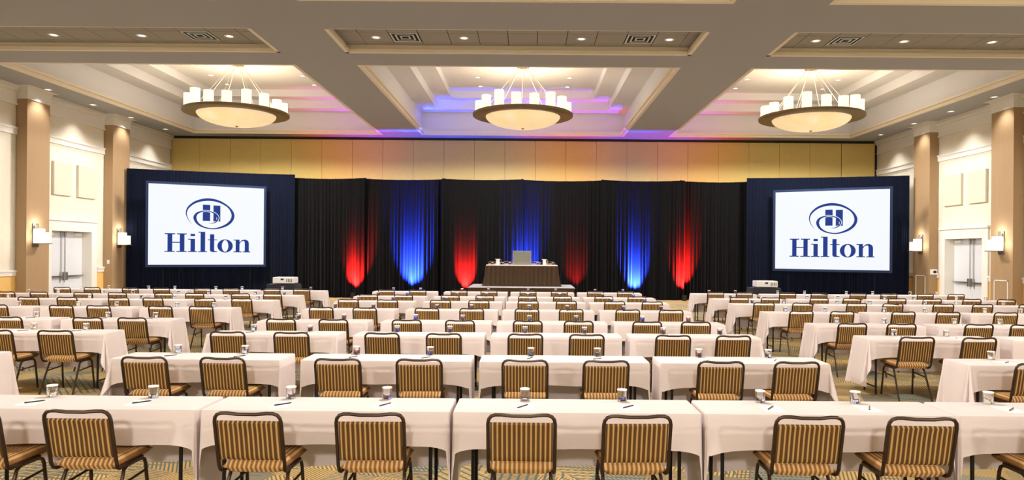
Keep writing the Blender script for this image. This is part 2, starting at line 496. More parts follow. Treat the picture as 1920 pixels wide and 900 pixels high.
def column(X, sx, y0, y1, lab, panel):
    P = 0.34
    root = tag(empty('column', (X, (y0+y1)/2, 0)), lab, 'column', kind='structure')
    h = (y1-y0)/2
    def bx(mb, x0, x1, a, b, z0, z1): return mb.box((sx*x0, a, z0), (sx*x1, b, z1))
    bx(MB(), 0.02, P, -h, h, 0.14, 6.42).build('shaft', 'column', root, bevel=0.006)
    m = MB()
    bx(m, 0.02, P+0.02, -h-0.02, h+0.02, 6.42, 6.66)
    for k in range(6):
        q = 0.02+0.16*(1-math.cos(k/5*PI/2))
        z = 6.66+0.14*math.sin(k/5*PI/2)
        bx(m, 0.02, P+q, -h-q, h+q, z-0.001, 6.66+0.14*math.sin((k+1)/5*PI/2) if k < 5 else ZS)
    m.build('capital', 'white_trim', root)
    bx(MB(), 0.02, P+0.03, -h-0.03, h+0.03, 0, 0.14).build('plinth', 'white_trim', root)
    if panel:
        m = MB(); w, z0, z1, t = 0.32, 0.25, 1.14, 0.03
        bx(m, P, P+0.02, -w, w, z1-t, z1); bx(m, P, P+0.02, -w, w, z0, z0+t); bx(m, P, P+0.02, -w, -w+t, z0, z1); bx(m, P, P+0.02, w-t, w, z0, z1)
        m.build('access_panel_frame', 'white_trim', root)
SCL = {(0, 0): 'lit sconce on plain tan column before the double doors', (0, 1): 'lit sconce on plain tan column next to navy drape',
       (1, 0): 'lit sconce on outlined-panel column before the double doors', (1, 1): 'lit sconce on outlined-panel column next to navy drape'}
CLL = {(0, 0): 'tan column without outlined panel, before the double doors', (0, 1): 'tan column without outlined panel, next to navy drape',
       (1, 0): 'tan column with white outlined panel, before the double doors', (1, 1): 'tan column with white outlined panel, next to navy drape'}
for i, (X, sx, cols) in enumerate(((XL, 1, COLS_L), (XR, -1, COLS_R))):
    for j, (a, b) in enumerate(cols):
        column(X, sx, a, b, CLL[(i, j)], i == 1)
        sconce(X+sx*0.34, sx, (a+b)/2-(0.13 if i == 0 else 0.0), SCL[(i, j)])
# acoustic panels
for X, sx, ys, who in ((XL, 1, ((22.55, 23.45), (23.78, 24.75)), 'doors in the plain column wall'), (XR, -1, ((22.75, 23.7), (24.05, 25.1)), 'doors in the thermostat wall')):
    for k, (a, b) in enumerate(ys):
        o = MB().box((0, -(b-a)/2, 0), (sx*0.09, (b-a)/2, 1.1)).build('acoustic_panel', 'acoustic', None, bevel=0.012)
        o.location = (X+sx*0.001, (a+b)/2, 3.66)
        tag(o, 'beige fabric acoustic panel above ' + who + (', farther from stage' if k == 0 else ', nearer to stage'), 'wall panel', 'acoustic panels above the doors')
# plates
o = empty('light_switch', (XL+0.2, 25.3, 1.42)); tag(o, 'small white switch plate on the plain column', 'switch')
MB().box((-0.045, -0.012, -0.07), (0.045, 0, 0.07)).build('cover_plate', 'white_plastic', o, bevel=0.004)
MB().box((-0.015, -0.018, -0.03), (0.015, -0.012, 0.03)).build('rocker', 'white_plastic', o, bevel=0.002)
o = empty('thermostat', (XR-0.17, 25.5, 1.28)); tag(o, 'white thermostat with dark display on tan column', 'thermostat')
MB().box((-0.13, -0.03, -0.10), (0.13, 0, 0.10)).build('housing', 'white_plastic', o, bevel=0.008)
MB().box((-0.02, -0.034, -0.04), (0.09, -0.03, 0.05)).build('display', 'dark_void', o)

# ------------------------------------------------------------------ drapes
def drape(name, p0, p1, zt, mat, seed, lab, group, amp=0.055, wl=0.15, sag=0.05):
    rnd = random.Random(seed)
    a, b = Vector(p0), Vector(p1)
    Ln = (b-a).length; t = (b-a)/Ln; nrm = Vector((t.y, -t.x))
    if nrm.y > 0: nrm = -nrm
    n = max(24, int(Ln/0.022)); rows = 12
    ph = 0.0; prof = []
    f1 = [rnd.uniform(0.6, 1.5) for _ in range(40)]; ph2 = rnd.random()*6
    for i in range(n+1):
        s = i/n*Ln
        ph += (2*PI/wl)*f1[int(i/n*39)]*(Ln/n)
        prof.append((s, math.sin(ph)*(0.7+0.3*math.sin(s*1.9+ph2)), math.sin(ph*0.31+ph2)))
    mb = MB(); vs_, fs = [], []
    for j in range(rows+1):
        q = j/rows
        for s, w1, w2 in prof:
            e = s/Ln
            zz = (zt - sag*4*e*(1-e))*(1-q)
            g = 0.35+0.65*min(1, q*2.2)
            off = amp*(w1*g*(0.8+0.2*q) + 1.1*w2*(0.3+0.7*q))
            sh = 0.03*q*math.sin(s*2.3+seed)
            p = a + t*min(max(s+sh*math.sin(PI*e), 0), Ln) + nrm*off
            vs_.append((p.x, p.y, zz))
    for j in range(rows):
        for i in range(n):
            k = j*(n+1)+i
            fs.append((k, k+n+1, k+n+2, k+1))
    mb.add(vs_, fs); mb.smooth = False
    o = mb.build(name, mat, None, smooth=True)
    return tag(o, lab, 'drape', group)
YD = 28.0; ZD = 4.84
UPX = [-9.46, -6.72, -3.49, -0.30, 2.97, 6.2, 8.75]
DLAB = ['black pleated drape panel adjoining the navy screen drape on the plain column side', 'black pleated drape panel washed blue, on the plain column side',
        'black pleated drape panel lit bright red beside the head table', 'black pleated drape panel dimly lit red beside the head table',
        'black pleated drape panel washed blue, on the thermostat side', 'black pleated drape panel adjoining the navy screen drape on the thermostat side']
for i in range(6):
    drape('stage_drape', (UPX[i]-(0.3 if i == 0 else 0.06), YD+0.21*(i % 2)), (UPX[i+1]+(0.3 if i == 5 else 0.06), YD+0.21*(i % 2)), ZD, 'black_drape', 5+i, DLAB[i], 'black drape panels behind the stage')
WL = [(-15.10, 25.97), (-9.38, 27.72)]; WR = [(8.68, 27.72), (14.42, 26.32)]
drape('screen_drape', WL[0], WL[1], 4.92, 'navy_drape', 31, 'navy pleated drape behind projection screen, beside plain tan columns', 'navy screen drapes', amp=0.03, wl=0.12, sag=0.02)
drape('screen_drape', WR[0], WR[1], 4.92, 'navy_drape', 47, 'navy pleated drape behind projection screen, beside outlined-panel columns', 'navy screen drapes', amp=0.03, wl=0.12, sag=0.02)
for i, x in enumerate(UPX[1:-1]):
    e = tag(empty('drape_upright', (x, YD+0.40, 0)), 'black pole tip above the %s drape joint counting from plain columns' % ORD[i+1], 'pole', 'drape uprights')
    MB().tube([(0, 0, 0.01), (0, 0, ZD+0.04)], 0.022, 8).build('pole', 'black', e)
    MB().box((-0.035, -0.04, ZD-0.02), (0.035, 0.03, ZD+0.05)).build('hook_head', 'black', e, bevel=0.01)
    MB().box((-0.22, -0.02, 0), (0.22, 0.22, 0.01)).build('base_plate', 'black', e)

# ------------------------------------------------------------------ projection screens
def poly_part(polys, name, mat, parent, y):
    m = MB()
    for p in polys: m.prism(p, y, y+0.003)
    return m.build(name, mat, parent)
def rect(x0, y0, x1, y1): return [(x0, y0), (x1, y0), (x1, y1), (x0, y1)]
def catmull(P, n=8):
    out = []
    for i in range(len(P)-1):
        p0, p1, p2, p3 = P[max(i-1, 0)], P[i], P[i+1], P[min(i+2, len(P)-1)]
        for k in range(n):
            t = k/n
            out.append(tuple(0.5*((2*b) + (-a+c)*t + (2*a-5*b+4*c-d)*t*t + (-a+3*b-3*c+d)*t**3) for a, b, c, d in zip(p0, p1, p2, p3)))
    out.append(P[-1]); return out
def stroke(P, extra=0.0):
    C = catmull(P); quads = []; L_, R_ = [], []
    for i, (x, y, w) in enumerate(C):
        a, b = C[max(i-1, 0)], C[min(i+1, len(C)-1)]
        dx, dy = b[0]-a[0], b[1]-a[1]; l = math.hypot(dx, dy) or 1
        h = w/2+extra
        L_.append((x-dy/l*h, y+dx/l*h)); R_.append((x+dy/l*h, y-dx/l*h))
    for i in range(len(C)-1): quads.append([L_[i], L_[i+1], R_[i+1], R_[i]])
    return quads
SWIRL = [(405,408,2),(368,362,6),(346,315,10),(338,265,14),(368,195,22),(460,125,28),(600,92,34),(740,112,28),(860,180,22),(918,270,36),(905,350,36),
         (840,415,30),(740,457,20),(650,468,14),(550,448,18),(475,400,28),(443,330,38),(470,275,26),(540,245,14),(610,243,10),(680,265,16),(722,305,24),(728,345,18),(700,380,14),(660,397,7),(610,399,2)]
def ring(cx, cy_, rx, ry, ix, iy, n=40):
    q = []
    for k in range(n):
        a, b = 2*PI*k/n, 2*PI*(k+1)/n
        q.append([(cx+rx*math.cos(a), cy_+ry*math.sin(a)), (cx+rx*math.cos(b), cy_+ry*math.sin(b)), (cx+ix*math.cos(b), cy_+iy*math.sin(b)), (cx+ix*math.cos(a), cy_+iy*math.sin(a))])
    return q
LETTERS = [
    [rect(115,535,172,772), rect(262,535,318,772), rect(82,535,207,548), rect(228,535,347,548), rect(80,760,203,772), rect(222,760,345,772), rect(172,643,262,656)],
    [rect(392,538,447,568), rect(392,603,447,772), rect(362,603,392,614), rect(360,760,472,772)],
    [rect(515,510,572,772), rect(488,510,515,522), rect(487,760,595,772)],
    [rect(632,540,685,745), rect(605,607,722,617), [(632,745),(685,745),(692,757),(722,760),(722,770),(665,772),(640,764)]],
    ring(823,690,98,86,41,76),
    [rect(958,605,1008,772), rect(930,605,958,616), rect(930,760,1034,772), rect(1076,650,1130,772), rect(1050,760,1148,772),
     [(1008,640),(1040,610),(1030,630),(1008,660)], [(1040,610),(1080,602),(1062,621),(1030,630)], [(1080,602),(1118,618),(1072,630),(1062,621)], [(1118,618),(1130,650),(1076,650),(1072,630)]],
]
def screen(cx, cy_, rz, lab):
    W, H, z0 = 3.95, 2.96, 1.33
    root = tag(empty('projection_screen', (cx, cy_, 0), rz), lab, 'screen', 'lit projection screens')
    def T(p): return ((p[0]-607)*3.95/1437, z0+(934-p[1])*2.96/1018)
    sc = MB().box((-W/2, -0.012, z0), (W/2, 0.012, z0+H)).build('screen_surface', 'screen', root)
    MB().frame(-W/2-0.09, W/2+0.09, z0-0.09, z0+H+0.09, 0.09, -0.025, 0.025).build('frame', 'screen_border', root)
    for s in (-1, 1):
        m = MB()
        m.tube([(s*1.5, 0.045, 0.02), (s*1.5, 0.045, z0+H)], 0.02, 8)
        m.box((s*1.5-0.03, -0.40, 0), (s*1.5+0.03, 0.08, 0.03))
        m.build('stand_leg', 'navy_drape', root)
    def P(polys): return [[T(p) for p in q] for q in polys]
    poly_part(P([rect(540,160,632,368), rect(672,165,760,372)]), 'emblem_bars', 'logo', root, -0.016)
    poly_part(P(stroke(SWIRL[16:], 7)), 'emblem_outline', 'screen', root, -0.020)
    poly_part(P(stroke(SWIRL)), 'emblem_swirl', 'logo', root, -0.024)
    poly_part(P([rect(540,268,628,366), rect(676,272,712,366)]), 'emblem_bars', 'logo', root, -0.022)
    for lt in LETTERS: poly_part(P(lt), 'letter', 'logo', root, -0.016)
screen(-12.10, 26.12, math.radians(28.5), 'lit projection screen with blue logo before the drape by plain columns')
screen(11.32, 26.05, math.radians(-28.5), 'lit projection screen with blue logo before the drape by outlined-panel columns')

# projector carts
def projector_set(x, y, who):
    c = tag(empty('projector_cart', (x, y, 0)), 'cart under black cloth carrying a white projector ' + who, 'cart', 'projector carts')
    MB().box((-0.43, -0.30, 0.80), (0.43, 0.30, 0.86)).build('cart_top', 'cart_cloth', c, bevel=0.01)
    m = MB(); n = 96; vs_, fs = [], []
    for j, (z, a) in enumerate(((0.82, 0.004), (0.45, 0.02), (0.02, 0.03))):
        for k in range(n):
            u = k/n*4; sd = int(u); q = u-sd
            px, py = [(-0.435+0.87*q, -0.305), (0.435, -0.305+0.61*q), (0.435-0.87*q, 0.305), (-0.435, 0.305-0.61*q)][sd]
            r_ = 1+a*math.sin(k*1.9)+(0.82-z)*0.06
            vs_.append((px*r_, py*r_, z))
    for j in range(2):
        for k in range(n): fs.append((j*n+k, (j+1)*n+k, (j+1)*n+(k+1) % n, j*n+(k+1) % n))
    m.add(vs_, fs).build('cart_skirt', 'cart_cloth', c, smooth=True)
    p = tag(empty('projector', (x+0.04, y, 0.861)), 'white projector on the black cart ' + who, 'projector', 'projectors facing the screens')
    MB().box((-0.32, -0.22, 0.02), (0.32, 0.22, 0.21)).build('housing', 'white_plastic', p, bevel=0.02, seg=3)
    m = MB()
    for i in range(4): m.box((0.10+0.05*i, -0.226, 0.06), (0.125+0.05*i, -0.219, 0.16))
    m.build('vent_grille', 'nickel', p)
    MB().box((-0.07, -0.227, 0.12), (0.02, -0.219, 0.17)).build('port_panel', 'dark_void', p)
    MB().tube([(-0.1, 0.20, 0.12), (-0.1, 0.29, 0.12)], 0.06, 16).build('lens', 'black', p)
    m = MB()
    for sx_ in (-0.26, 0.26):
        for sy_ in (-0.16, 0.16): m.lathe([(0.02, 0), (0.02, 0.03)], 8, (sx_, sy_, 0), True)
    m.build('foot', 'black', p)
projector_set(-7.55, 21.4, 'near the plain column side')
projector_set(7.25, 21.4, 'near the thermostat side')

# ------------------------------------------------------------------ uplights at the drape foot
def uplight(x, col, red, scale, lab, y=27.60, tilt=33):
    e = tag(empty('uplight', (x, y, 0)), lab, 'uplight', 'coloured floor uplights')
    MB().box((-0.09, -0.09, 0), (0.09, 0.09, 0.02)).build('floor_plate', 'black', e, bevel=0.004)
    MB().lathe([(0.075, 0.02), (0.085, 0.05), (0.085, 0.19), (0.09, 0.20), (0.09, 0.22), (0.078, 0.22), (0.078, 0.20)], 20).build('lamp_can', 'black', e)
    MB().lathe([(0.077, 0.205), (0.0, 0.212)], 20).build('lamp_lens', 'red_lens' if red else 'blue_lens', e)
    s = light('SPOT', 'uplight_beam', (0, 0.0, 0.24), (RED_UP if red else BLUE_UP)*scale, col, e, spot_size=math.radians(56 if red else 64), spot_blend=1.0, shadow_soft_size=0.05)
    s.rotation_euler = (math.radians(180-tilt), 0, 0)
RC, BC = (1.0, 0.012, 0.01), (0.02, 0.06, 1.0)
for k, (x, s) in enumerate(((-7.0, 1.0), (-2.55, 1.0), (1.9, 0.06), (6.2, 1.0))):
    uplight(x, RC, True, s, '%s red floor uplight before the black drapes, counting from plain columns' % ORD[k+1])
for k, (x, s) in enumerate(((-4.7, 1.0), (-0.3, 0.8), (4.25, 1.0))):
    uplight(x, BC, False, s, '%s blue floor uplight before the black drapes, counting from plain columns' % ORD[k+1])

for k, (x, red) in enumerate(((-7.6, True), (-5.6, False), (-1.6, False), (1.8, True), (4.7, False), (6.9, True))):  # unseen fixtures added to tint the partition top and ceiling
    uplight(x, RC if red else BC, red, 0.045 if red else 0.04, '%s %s floor uplight added unseen between drapes and gold partition, counting from plain columns' % (ORD[k+1], 'red' if red else 'blue'), 28.9, 3)

# ------------------------------------------------------------------ chandeliers
def chandelier():
    root = empty('chandelier')
    m = MB(); R0, R1, zb, zt = 1.27, 1.73, 0.0, 0.10
    m.lathe([(R0, zb), (R1-0.02, zb), (R1, zb+0.015), (R1, zt-0.015), (R1-0.02, zt), (R0, zt), (R0, zb)], 72)
    m.build('ring', 'bronze', root)
    prof = [(1.29*math.sin(t), -0.40+0.42*(1-math.cos(t))) for t in [PI/2*k/12 for k in range(13)]]
    prof += [(1.25, 0.06), (1.18, 0.12), (1.16, 0.12)]
    MB().lathe(prof, 64).build('bowl', 'bowl', root)
    MB().lathe([(0.0, -0.43), (0.03, -0.427), (0.05, -0.41), (0.06, -0.395)], 16).build('finial', 'bronze', root)
    hs = [0.36, 0.44, 0.52, 0.40, 0.38, 0.48, 0.44, 0.36]
    for k in range(16):
        a = 2*PI*(k+0.5)/16
        h = hs[k % 8]
        c = (1.52*math.cos(a), 1.52*math.sin(a), zt)
        sh = MB().lathe([(0.155, 0.0), (0.155, h), (0.148, h), (0.148, 0.01), (0.0, 0.01)], 20, c).build('candle_shade', 'shade', root)
    for k in range(8):
        a = 2*PI*k/8
        p0 = Vector((1.40*math.cos(a), 1.40*math.sin(a), zt)); p1 = Vector((0.14*math.cos(a), 0.14*math.sin(a), 1.73))
        MB().tube([p0, p1], 0.009, 6).build('cable', 'cable', root)
    MB().lathe([(0.02, 1.68), (0.22, 1.72), (0.24, 1.785), (0, 1.785)], 24).build('canopy', 'bronze', root)
    light('SPOT', 'bowl_light', (0, 0, -0.60), CH_DOWN, WARM, root, spot_size=math.radians(179), spot_blend=0.12, shadow_soft_size=0.45)
    light('POINT', 'bowl_uplight', (0, 0, 0.42), CH_UP, WARM, root, shadow_soft_size=0.5)
    return root
ch = chandelier()
ZR = 6.57
CLAB = ['ring chandelier with alabaster bowl and candle shades, plain column side', 'ring chandelier with alabaster bowl and candle shades before the stage centre', 'ring chandelier with alabaster bowl and candle shades, thermostat wall side']
first = True
for yi, yc in enumerate((24.0, 8.1, -7.1)):  # second and third rows are added out of view to light the hall
    for xi, xc in enumerate((-10.15, -0.25, 9.72)):
        o = ch if first else copy_tree(ch); first = False
        for k in o.children:
            if k.type == 'LIGHT':
                if o is not ch: k.data = k.data.copy()
                k.data.energy = (CH_DOWN if k.data.type == 'SPOT' else CH_UP)*CH_GAIN[yi]
        o.location = (xc, yc, ZR); o.rotation_euler = (0, 0, 0.06*xi)
        tag(o, CLAB[xi] + ('' if yi == 0 else [', added over the seating', ', added opposite the stage'][yi-1]), 'chandelier', 'ballroom chandeliers')

# ------------------------------------------------------------------ vents and downlights
def vent():
    e = empty('ceiling_vent')
    MB().box((-0.33, -0.33, 0.003), (0.33, 0.33, 0.012)).build('back_plate', 'vent_dark', e)
    for k, r_ in enumerate((0.33, 0.225, 0.12)):
        m = MB()
        w = 0.04
        for a, b, c, d in ((-r_, -r_, r_, -r_+w), (-r_, r_-w, r_, r_), (-r_, -r_+w, -r_+w, r_-w), (r_-w, -r_+w, r_, r_-w)):
            m.box((a, b, -0.003), (c, d, 0.002))
        m.build('louvre', 'vent', e)
    return e
v0 = vent()
VL = ['square louvred ceiling vent in tile strip toward the plain columns', 'square louvred vent in middle tile strip, plain column side', 'square louvred vent in middle tile strip, thermostat side', 'square louvred ceiling vent in tile strip toward the thermostat wall']
for i, x in enumerate(VENTS):
    o = v0 if i == 0 else copy_tree(v0)
    o.location = (x, 16.55, ZS+0.2); tag(o, VL[i], 'air vent', 'ceiling vents')
def downlight():
    e = empty('downlight')
    MB().lathe([(0.075, 0.0), (0.115, -0.006), (0.125, 0.0), (0.12, 0.004), (0.08, 0.004)], 24).build('trim_ring', 'white_plastic', e)
    MB().lathe([(0.08, 0.003), (0.0, 0.003)], 24).build('lens', 'lens', e)
    return e
dl = downlight(); dfirst = [True]
def put_down(x, y, z, energy, lab, grp, size=100):
    o = dl if dfirst[0] else copy_tree(dl); dfirst[0] = False
    o.location = (x, y, z-0.006); tag(o, lab, 'downlight', grp)
    if energy: light('SPOT', 'downlight_beam', (0, 0, -0.03), energy, SOFTWARM, o, spot_size=math.radians(size), spot_blend=0.7, shadow_soft_size=0.08)
for i, x in enumerate((-11.4, -9.3, -7.2, -3.74, -1.6, 1.19, 3.28, 6.86, 8.96, 11.0)):
    lab = 'round recessed downlight in the ' + ('tile strip toward the plain columns' if i < 3 else 'middle tile strip' if i < 7 else 'tile strip toward the thermostat wall') + ', ' + ORD[(i if i < 3 else i-3 if i < 7 else i-7)+1] + ' from plain columns'
    put_down(tile_centre(x), 16.55, ZS+0.2, TILE_SPOT, lab, 'downlights in the tile strips')
for X, who in ((-14.88, 'plain columns'), (14.32, 'outlined-panel columns')):
    for k, y in enumerate((21.4, 23.6, 25.85, 28.3)):
        put_down(X, y, ZS, SIDE_SPOT, 'round downlight in side soffit above the %s, %s from gold partition' % (who, ORD[4-k]), 'side soffit downlights', 95)
for i, (xc, who) in enumerate(((-10.15, 'toward plain columns'), (-0.25, 'before the stage'), (9.72, 'toward thermostat wall'))):
    for dx in (-1.7, 1.7):
        for k, y in enumerate((24.2, 25.7, 27.1)):
            put_down(xc+dx, y, ZS+1.56, TRAY_SPOT, 'small coffer downlight %s, %s from gold partition, %s column of three' % (who, ORD[3-k], 'plain-side' if dx < 0 else 'thermostat-side'), 'coffer downlights', 80)

# ------------------------------------------------------------------ stage
st = tag(empty('stage_riser', (-0.25, 24.5, 0)), 'low stage riser with grey top and brown skirting', 'stage')
MB().box((-1.81, -1.2, 0.68), (1.81, 1.2, 0.70)).build('deck', 'riser_top', st, bevel=0.006)
MB().box((-1.79, -1.18, 0), (1.79, 1.18, 0.68)).build('skirting', 'skirt', st)
tb = tag(empty('head_table', (-0.25, 24.58, 0.70)), 'head table on the riser with pleated brown skirt', 'table')
MB().box((-1.25, -0.36, 0.71), (1.25, 0.36, 0.74)).build('tabletop', 'cloth', tb, bevel=0.008)
def skirt():
    m = MB(); n = 640; vs_, fs = [], []
    per = [(-1.255, -0.365), (1.255, -0.365), (1.255, 0.365), (-1.255, 0.365)]
    segs = []
    for i in (3, 0, 1):
        a, b = Vector(per[i]), Vector(per[(i+1) % 4]); segs.append((a, b, (b-a).length))
    tot = sum(s[2] for s in segs); rows = 6
    for j in range(rows+1):
        q = j/rows
        for k in range(n):
            s = k/(n-1)*tot; i = 0
            while s > segs[i][2] and i < 2: s -= segs[i][2]; i += 1
            a, b, l = segs[i]; t = (b-a)/l; nn = Vector((t.y, -t.x)); p = a+t*s
            ph = (s/0.155) % 1.0
            fold = (0.06*max(0.0, 1-abs(ph-0.5)/0.22)-0.012*math.cos(4*PI*ph))*(0.45+0.55*q)
            p = p + nn*(fold+0.10*q*q*0.9)
            edge = min(s, l-s)
            vs_.append((p.x, p.y, 0.715*(1-q)))
    for j in range(rows):
        for k in range(n-1): fs.append((j*n+k, (j+1)*n+k, (j+1)*n+k+1, j*n+k+1))
    m.add(vs_, fs); return m.build('pleated_skirt', 'skirt', tb, smooth=True)
skirt()
# tabletop lectern
le = tag(empty('tabletop_lectern', (-0.25, 24.52, 1.44)), 'grey speckled tabletop lectern on the head table', 'lectern')
m = MB(); m.add([(-0.325, -0.18, 0), (0.325, -0.18, 0), (0.325, -0.16, 0.50), (-0.325, -0.16, 0.50), (-0.325, -0.15, 0), (0.325, -0.15, 0), (0.325, -0.13, 0.50), (-0.325, -0.13, 0.50)],
     [(0,1,2,3),(7,6,5,4),(0,4,5,1),(1,5,6,2),(2,6,7,3),(3,7,4,0)]).build('front_panel', 'lectern', le, bevel=0.006)
for s in (-1, 1):
    x0, x1 = (s*0.325, s*0.30)
    MB().add([(x0,-0.15,0),(x1,-0.15,0),(x1,0.22,0),(x0,0.22,0),(x0,-0.13,0.49),(x1,-0.13,0.49),(x1,0.22,0.34),(x0,0.22,0.34)],
             [(0,3,2,1),(4,5,6,7),(0,1,5,4),(1,2,6,5),(2,3,7,6),(3,0,4,7)]).build('side_panel', 'lectern', le)
MB().add([(-0.30,-0.13,0.45),(0.30,-0.13,0.45),(0.30,0.22,0.30),(-0.30,0.22,0.30),(-0.30,-0.13,0.47),(0.30,-0.13,0.47),(0.30,0.22,0.32),(-0.30,0.22,0.32)],
         [(0,3,2,1),(4,5,6,7),(0,1,5,4),(1,2,6,5),(2,3,7,6),(3,0,4,7)]).build('reading_top', 'lectern', le)
# pitchers
def pitcher(x, lab):
    e = tag(empty('water_pitcher', (x, 24.5, 1.44), PI if False else 0), lab, 'pitcher', 'pitchers on the head table')
    MB().lathe([(0, 0.0), (0.058, 0.0), (0.062, 0.02), (0.066, 0.10), (0.058, 0.16), (0.062, 0.21), (0.058, 0.21), (0.05, 0.16), (0.058, 0.02), (0, 0.015)], 24).build('body', 'white_plastic', e)
    MB().tube([(0.058, 0, 0.19), (0.10, 0, 0.19), (0.115, 0, 0.15), (0.11, 0, 0.08), (0.062, 0, 0.04)], 0.009, 8).build('handle', 'steel', e)
    MB().add([(-0.055,-0.03,0.16),(-0.055,0.03,0.16),(-0.10,0,0.215),(-0.05,-0.035,0.21),(-0.05,0.035,0.21)], [(0,1,2),(0,2,3),(1,4,2),(0,3,4,1)]).build('spout', 'white_plastic', e)
pitcher(-1.1, 'white water pitcher on head table, plain column side of lectern')
pitcher(0.55, 'white water pitcher on head table, thermostat side of lectern')

# ------------------------------------------------------------------ banquet chair
def pad(xh, n_u, n_v, pts, thick, crown, name, mat, parent):
    """padded slab: pts = list of (y,z) centre line, thick along its normal, rounded rim"""
    m = MB(); vs_, fs = [], []
    cl = catmull([(a, b, 0) for a, b in pts], n_v)
    K = len(cl)-1
    rim = []
    for side in (1, -1):
        for j, (y, z, _) in enumerate(cl):
            a, b = cl[max(j-1, 0)], cl[min(j+1, K)]
            ty, tz = b[0]-a[0], b[1]-a[1]; l = math.hypot(ty, tz); ny, nz = -tz/l, ty/l
            v = j/K*2-1
            for i in range(n_u+1):
                u = i/n_u*2-1
                e = (max(0, 1-abs(u)**7)*max(0, 1-abs(v)**9))**0.5
                off = side*thick/2*(0.12+0.88*e) + crown*(1-u*u)*(1-v*v)*0.9
                vs_.append((u*xh, y+ny*off, z+nz*off))
    W = n_u+1; S = (K+1)*W
    for j in range(K):
        for i in range(n_u):
            k = j*W+i
            fs.append((k, k+1, k+W+1, k+W)); fs.append((S+k, S+k+W, S+k+W+1, S+k+1))
    for i in range(n_u):
        fs.append((i, S+i, S+i+1, i+1)); k = K*W+i; fs.append((k, k+1, S+k+1, S+k))
    for j in range(K):
        k = j*W; fs.append((k, k+W, S+k+W, S+k)); k = j*W+n_u; fs.append((k, S+k, S+k+W, k+W))
    m.add(vs_, fs); return m.build(name, mat, parent, smooth=True)
def make_chair():
    e = empty('banquet_chair')
    r = 0.0125; hw = 0.222
    half = [(hw-0.02, 0.34, 0.418), (hw-0.012, 0.12, 0.418), (hw-0.008, 0.05, 0.42), (hw-0.004, 0.018, 0.435), (hw, 0.004, 0.47), (hw, -0.03, 0.62), (hw, -0.064, 0.775)]
    arc = [(hw-0.006, -0.071, 0.805), (hw-0.022, -0.076, 0.826), (hw-0.05, -0.079, 0.836), (hw-0.09, -0.082, 0.837), (0.06, -0.088, 0.831)]
    right = half + arc
    path = [(-x, y, z) for x, y, z in right] + [(x, y, z) for x, y, z in reversed(right)]
    MB().tube(path, r, 8).build('back_frame', 'chair_frame', e)
    pad(0.208, 14, 4, [(-0.004, 0.510), (-0.03, 0.62), (-0.050, 0.72), (-0.062, 0.782)], 0.045, -0.012, 'backrest', 'chair_back', e)
    pad(0.213, 14, 4, [(0.455, 0.448), (0.34, 0.452), (0.18, 0.450), (0.028, 0.449)], 0.085, 0.008, 'seat', 'chair_seat', e)
    for s in (-1, 1):
        MB().tube([(s*0.196, 0.24, 0.405), (s*0.197, 0.16, 0.404), (s*0.199, 0.125, 0.385), (s*0.202, 0.105, 0.345), (s*0.215, -0.045, 0.0)], 0.0125, 8).build('leg', 'chair_frame', e)
        MB().tube([(s*0.196, 0.24, 0.405), (s*0.197, 0.34, 0.404), (s*0.199, 0.375, 0.388), (s*0.201, 0.388, 0.35), (s*0.212, 0.425, 0.0)], 0.0125, 8).build('leg', 'chair_frame', e)
        MB().tube([(s*0.204, 0.085, 0.29), (s*0.203, 0.393, 0.31)], 0.009, 8).build('stretcher', 'chair_frame', e)
    return e
chair0 = make_chair(); cfirst = [True]
def put_chair(x, y, z, rz, lab, grp):
    o = chair0 if cfirst[0] else copy_tree(chair0); cfirst[0] = False
    o.location = (x, y, z); o.rotation_euler = (0, 0, rz); tag(o, lab, 'chair', grp); return o

# ------------------------------------------------------------------ classroom tables
LEN, DEP, ZT = 1.785, 0.465, 0.76
def make_table():
    e = empty('folding_table')
    MB().box((-LEN/2+0.012, -DEP/2+0.012, 0.725), (LEN/2-0.012, DEP/2-0.012, 0.748)).build('tabletop', 'plywood', e)
    for s in (-1, 1):
        x = s*0.75
        for t in (-1, 1):
            MB().tube([(x, t*0.15, 0.725), (x, t*0.16, 0.0)], 0.014, 8).build('leg', 'leg_black', e)
        MB().tube([(x-s*0.14, 0.0, 0.72), (x-s*0.07, 0.0, 0.59), (x, 0.0, 0.52)], 0.010, 6).build('brace', 'leg_black', e)
        m = MB(); m.tube([(x, -0.155, 0.52), (x, 0.155, 0.52)], 0.010, 6); m.tube([(x, -0.16, 0.10), (x, 0.16, 0.10)], 0.010, 6)
        m.build('crossbar', 'leg_black', e)
    return e
table0 = make_table(); tfirst = [True]
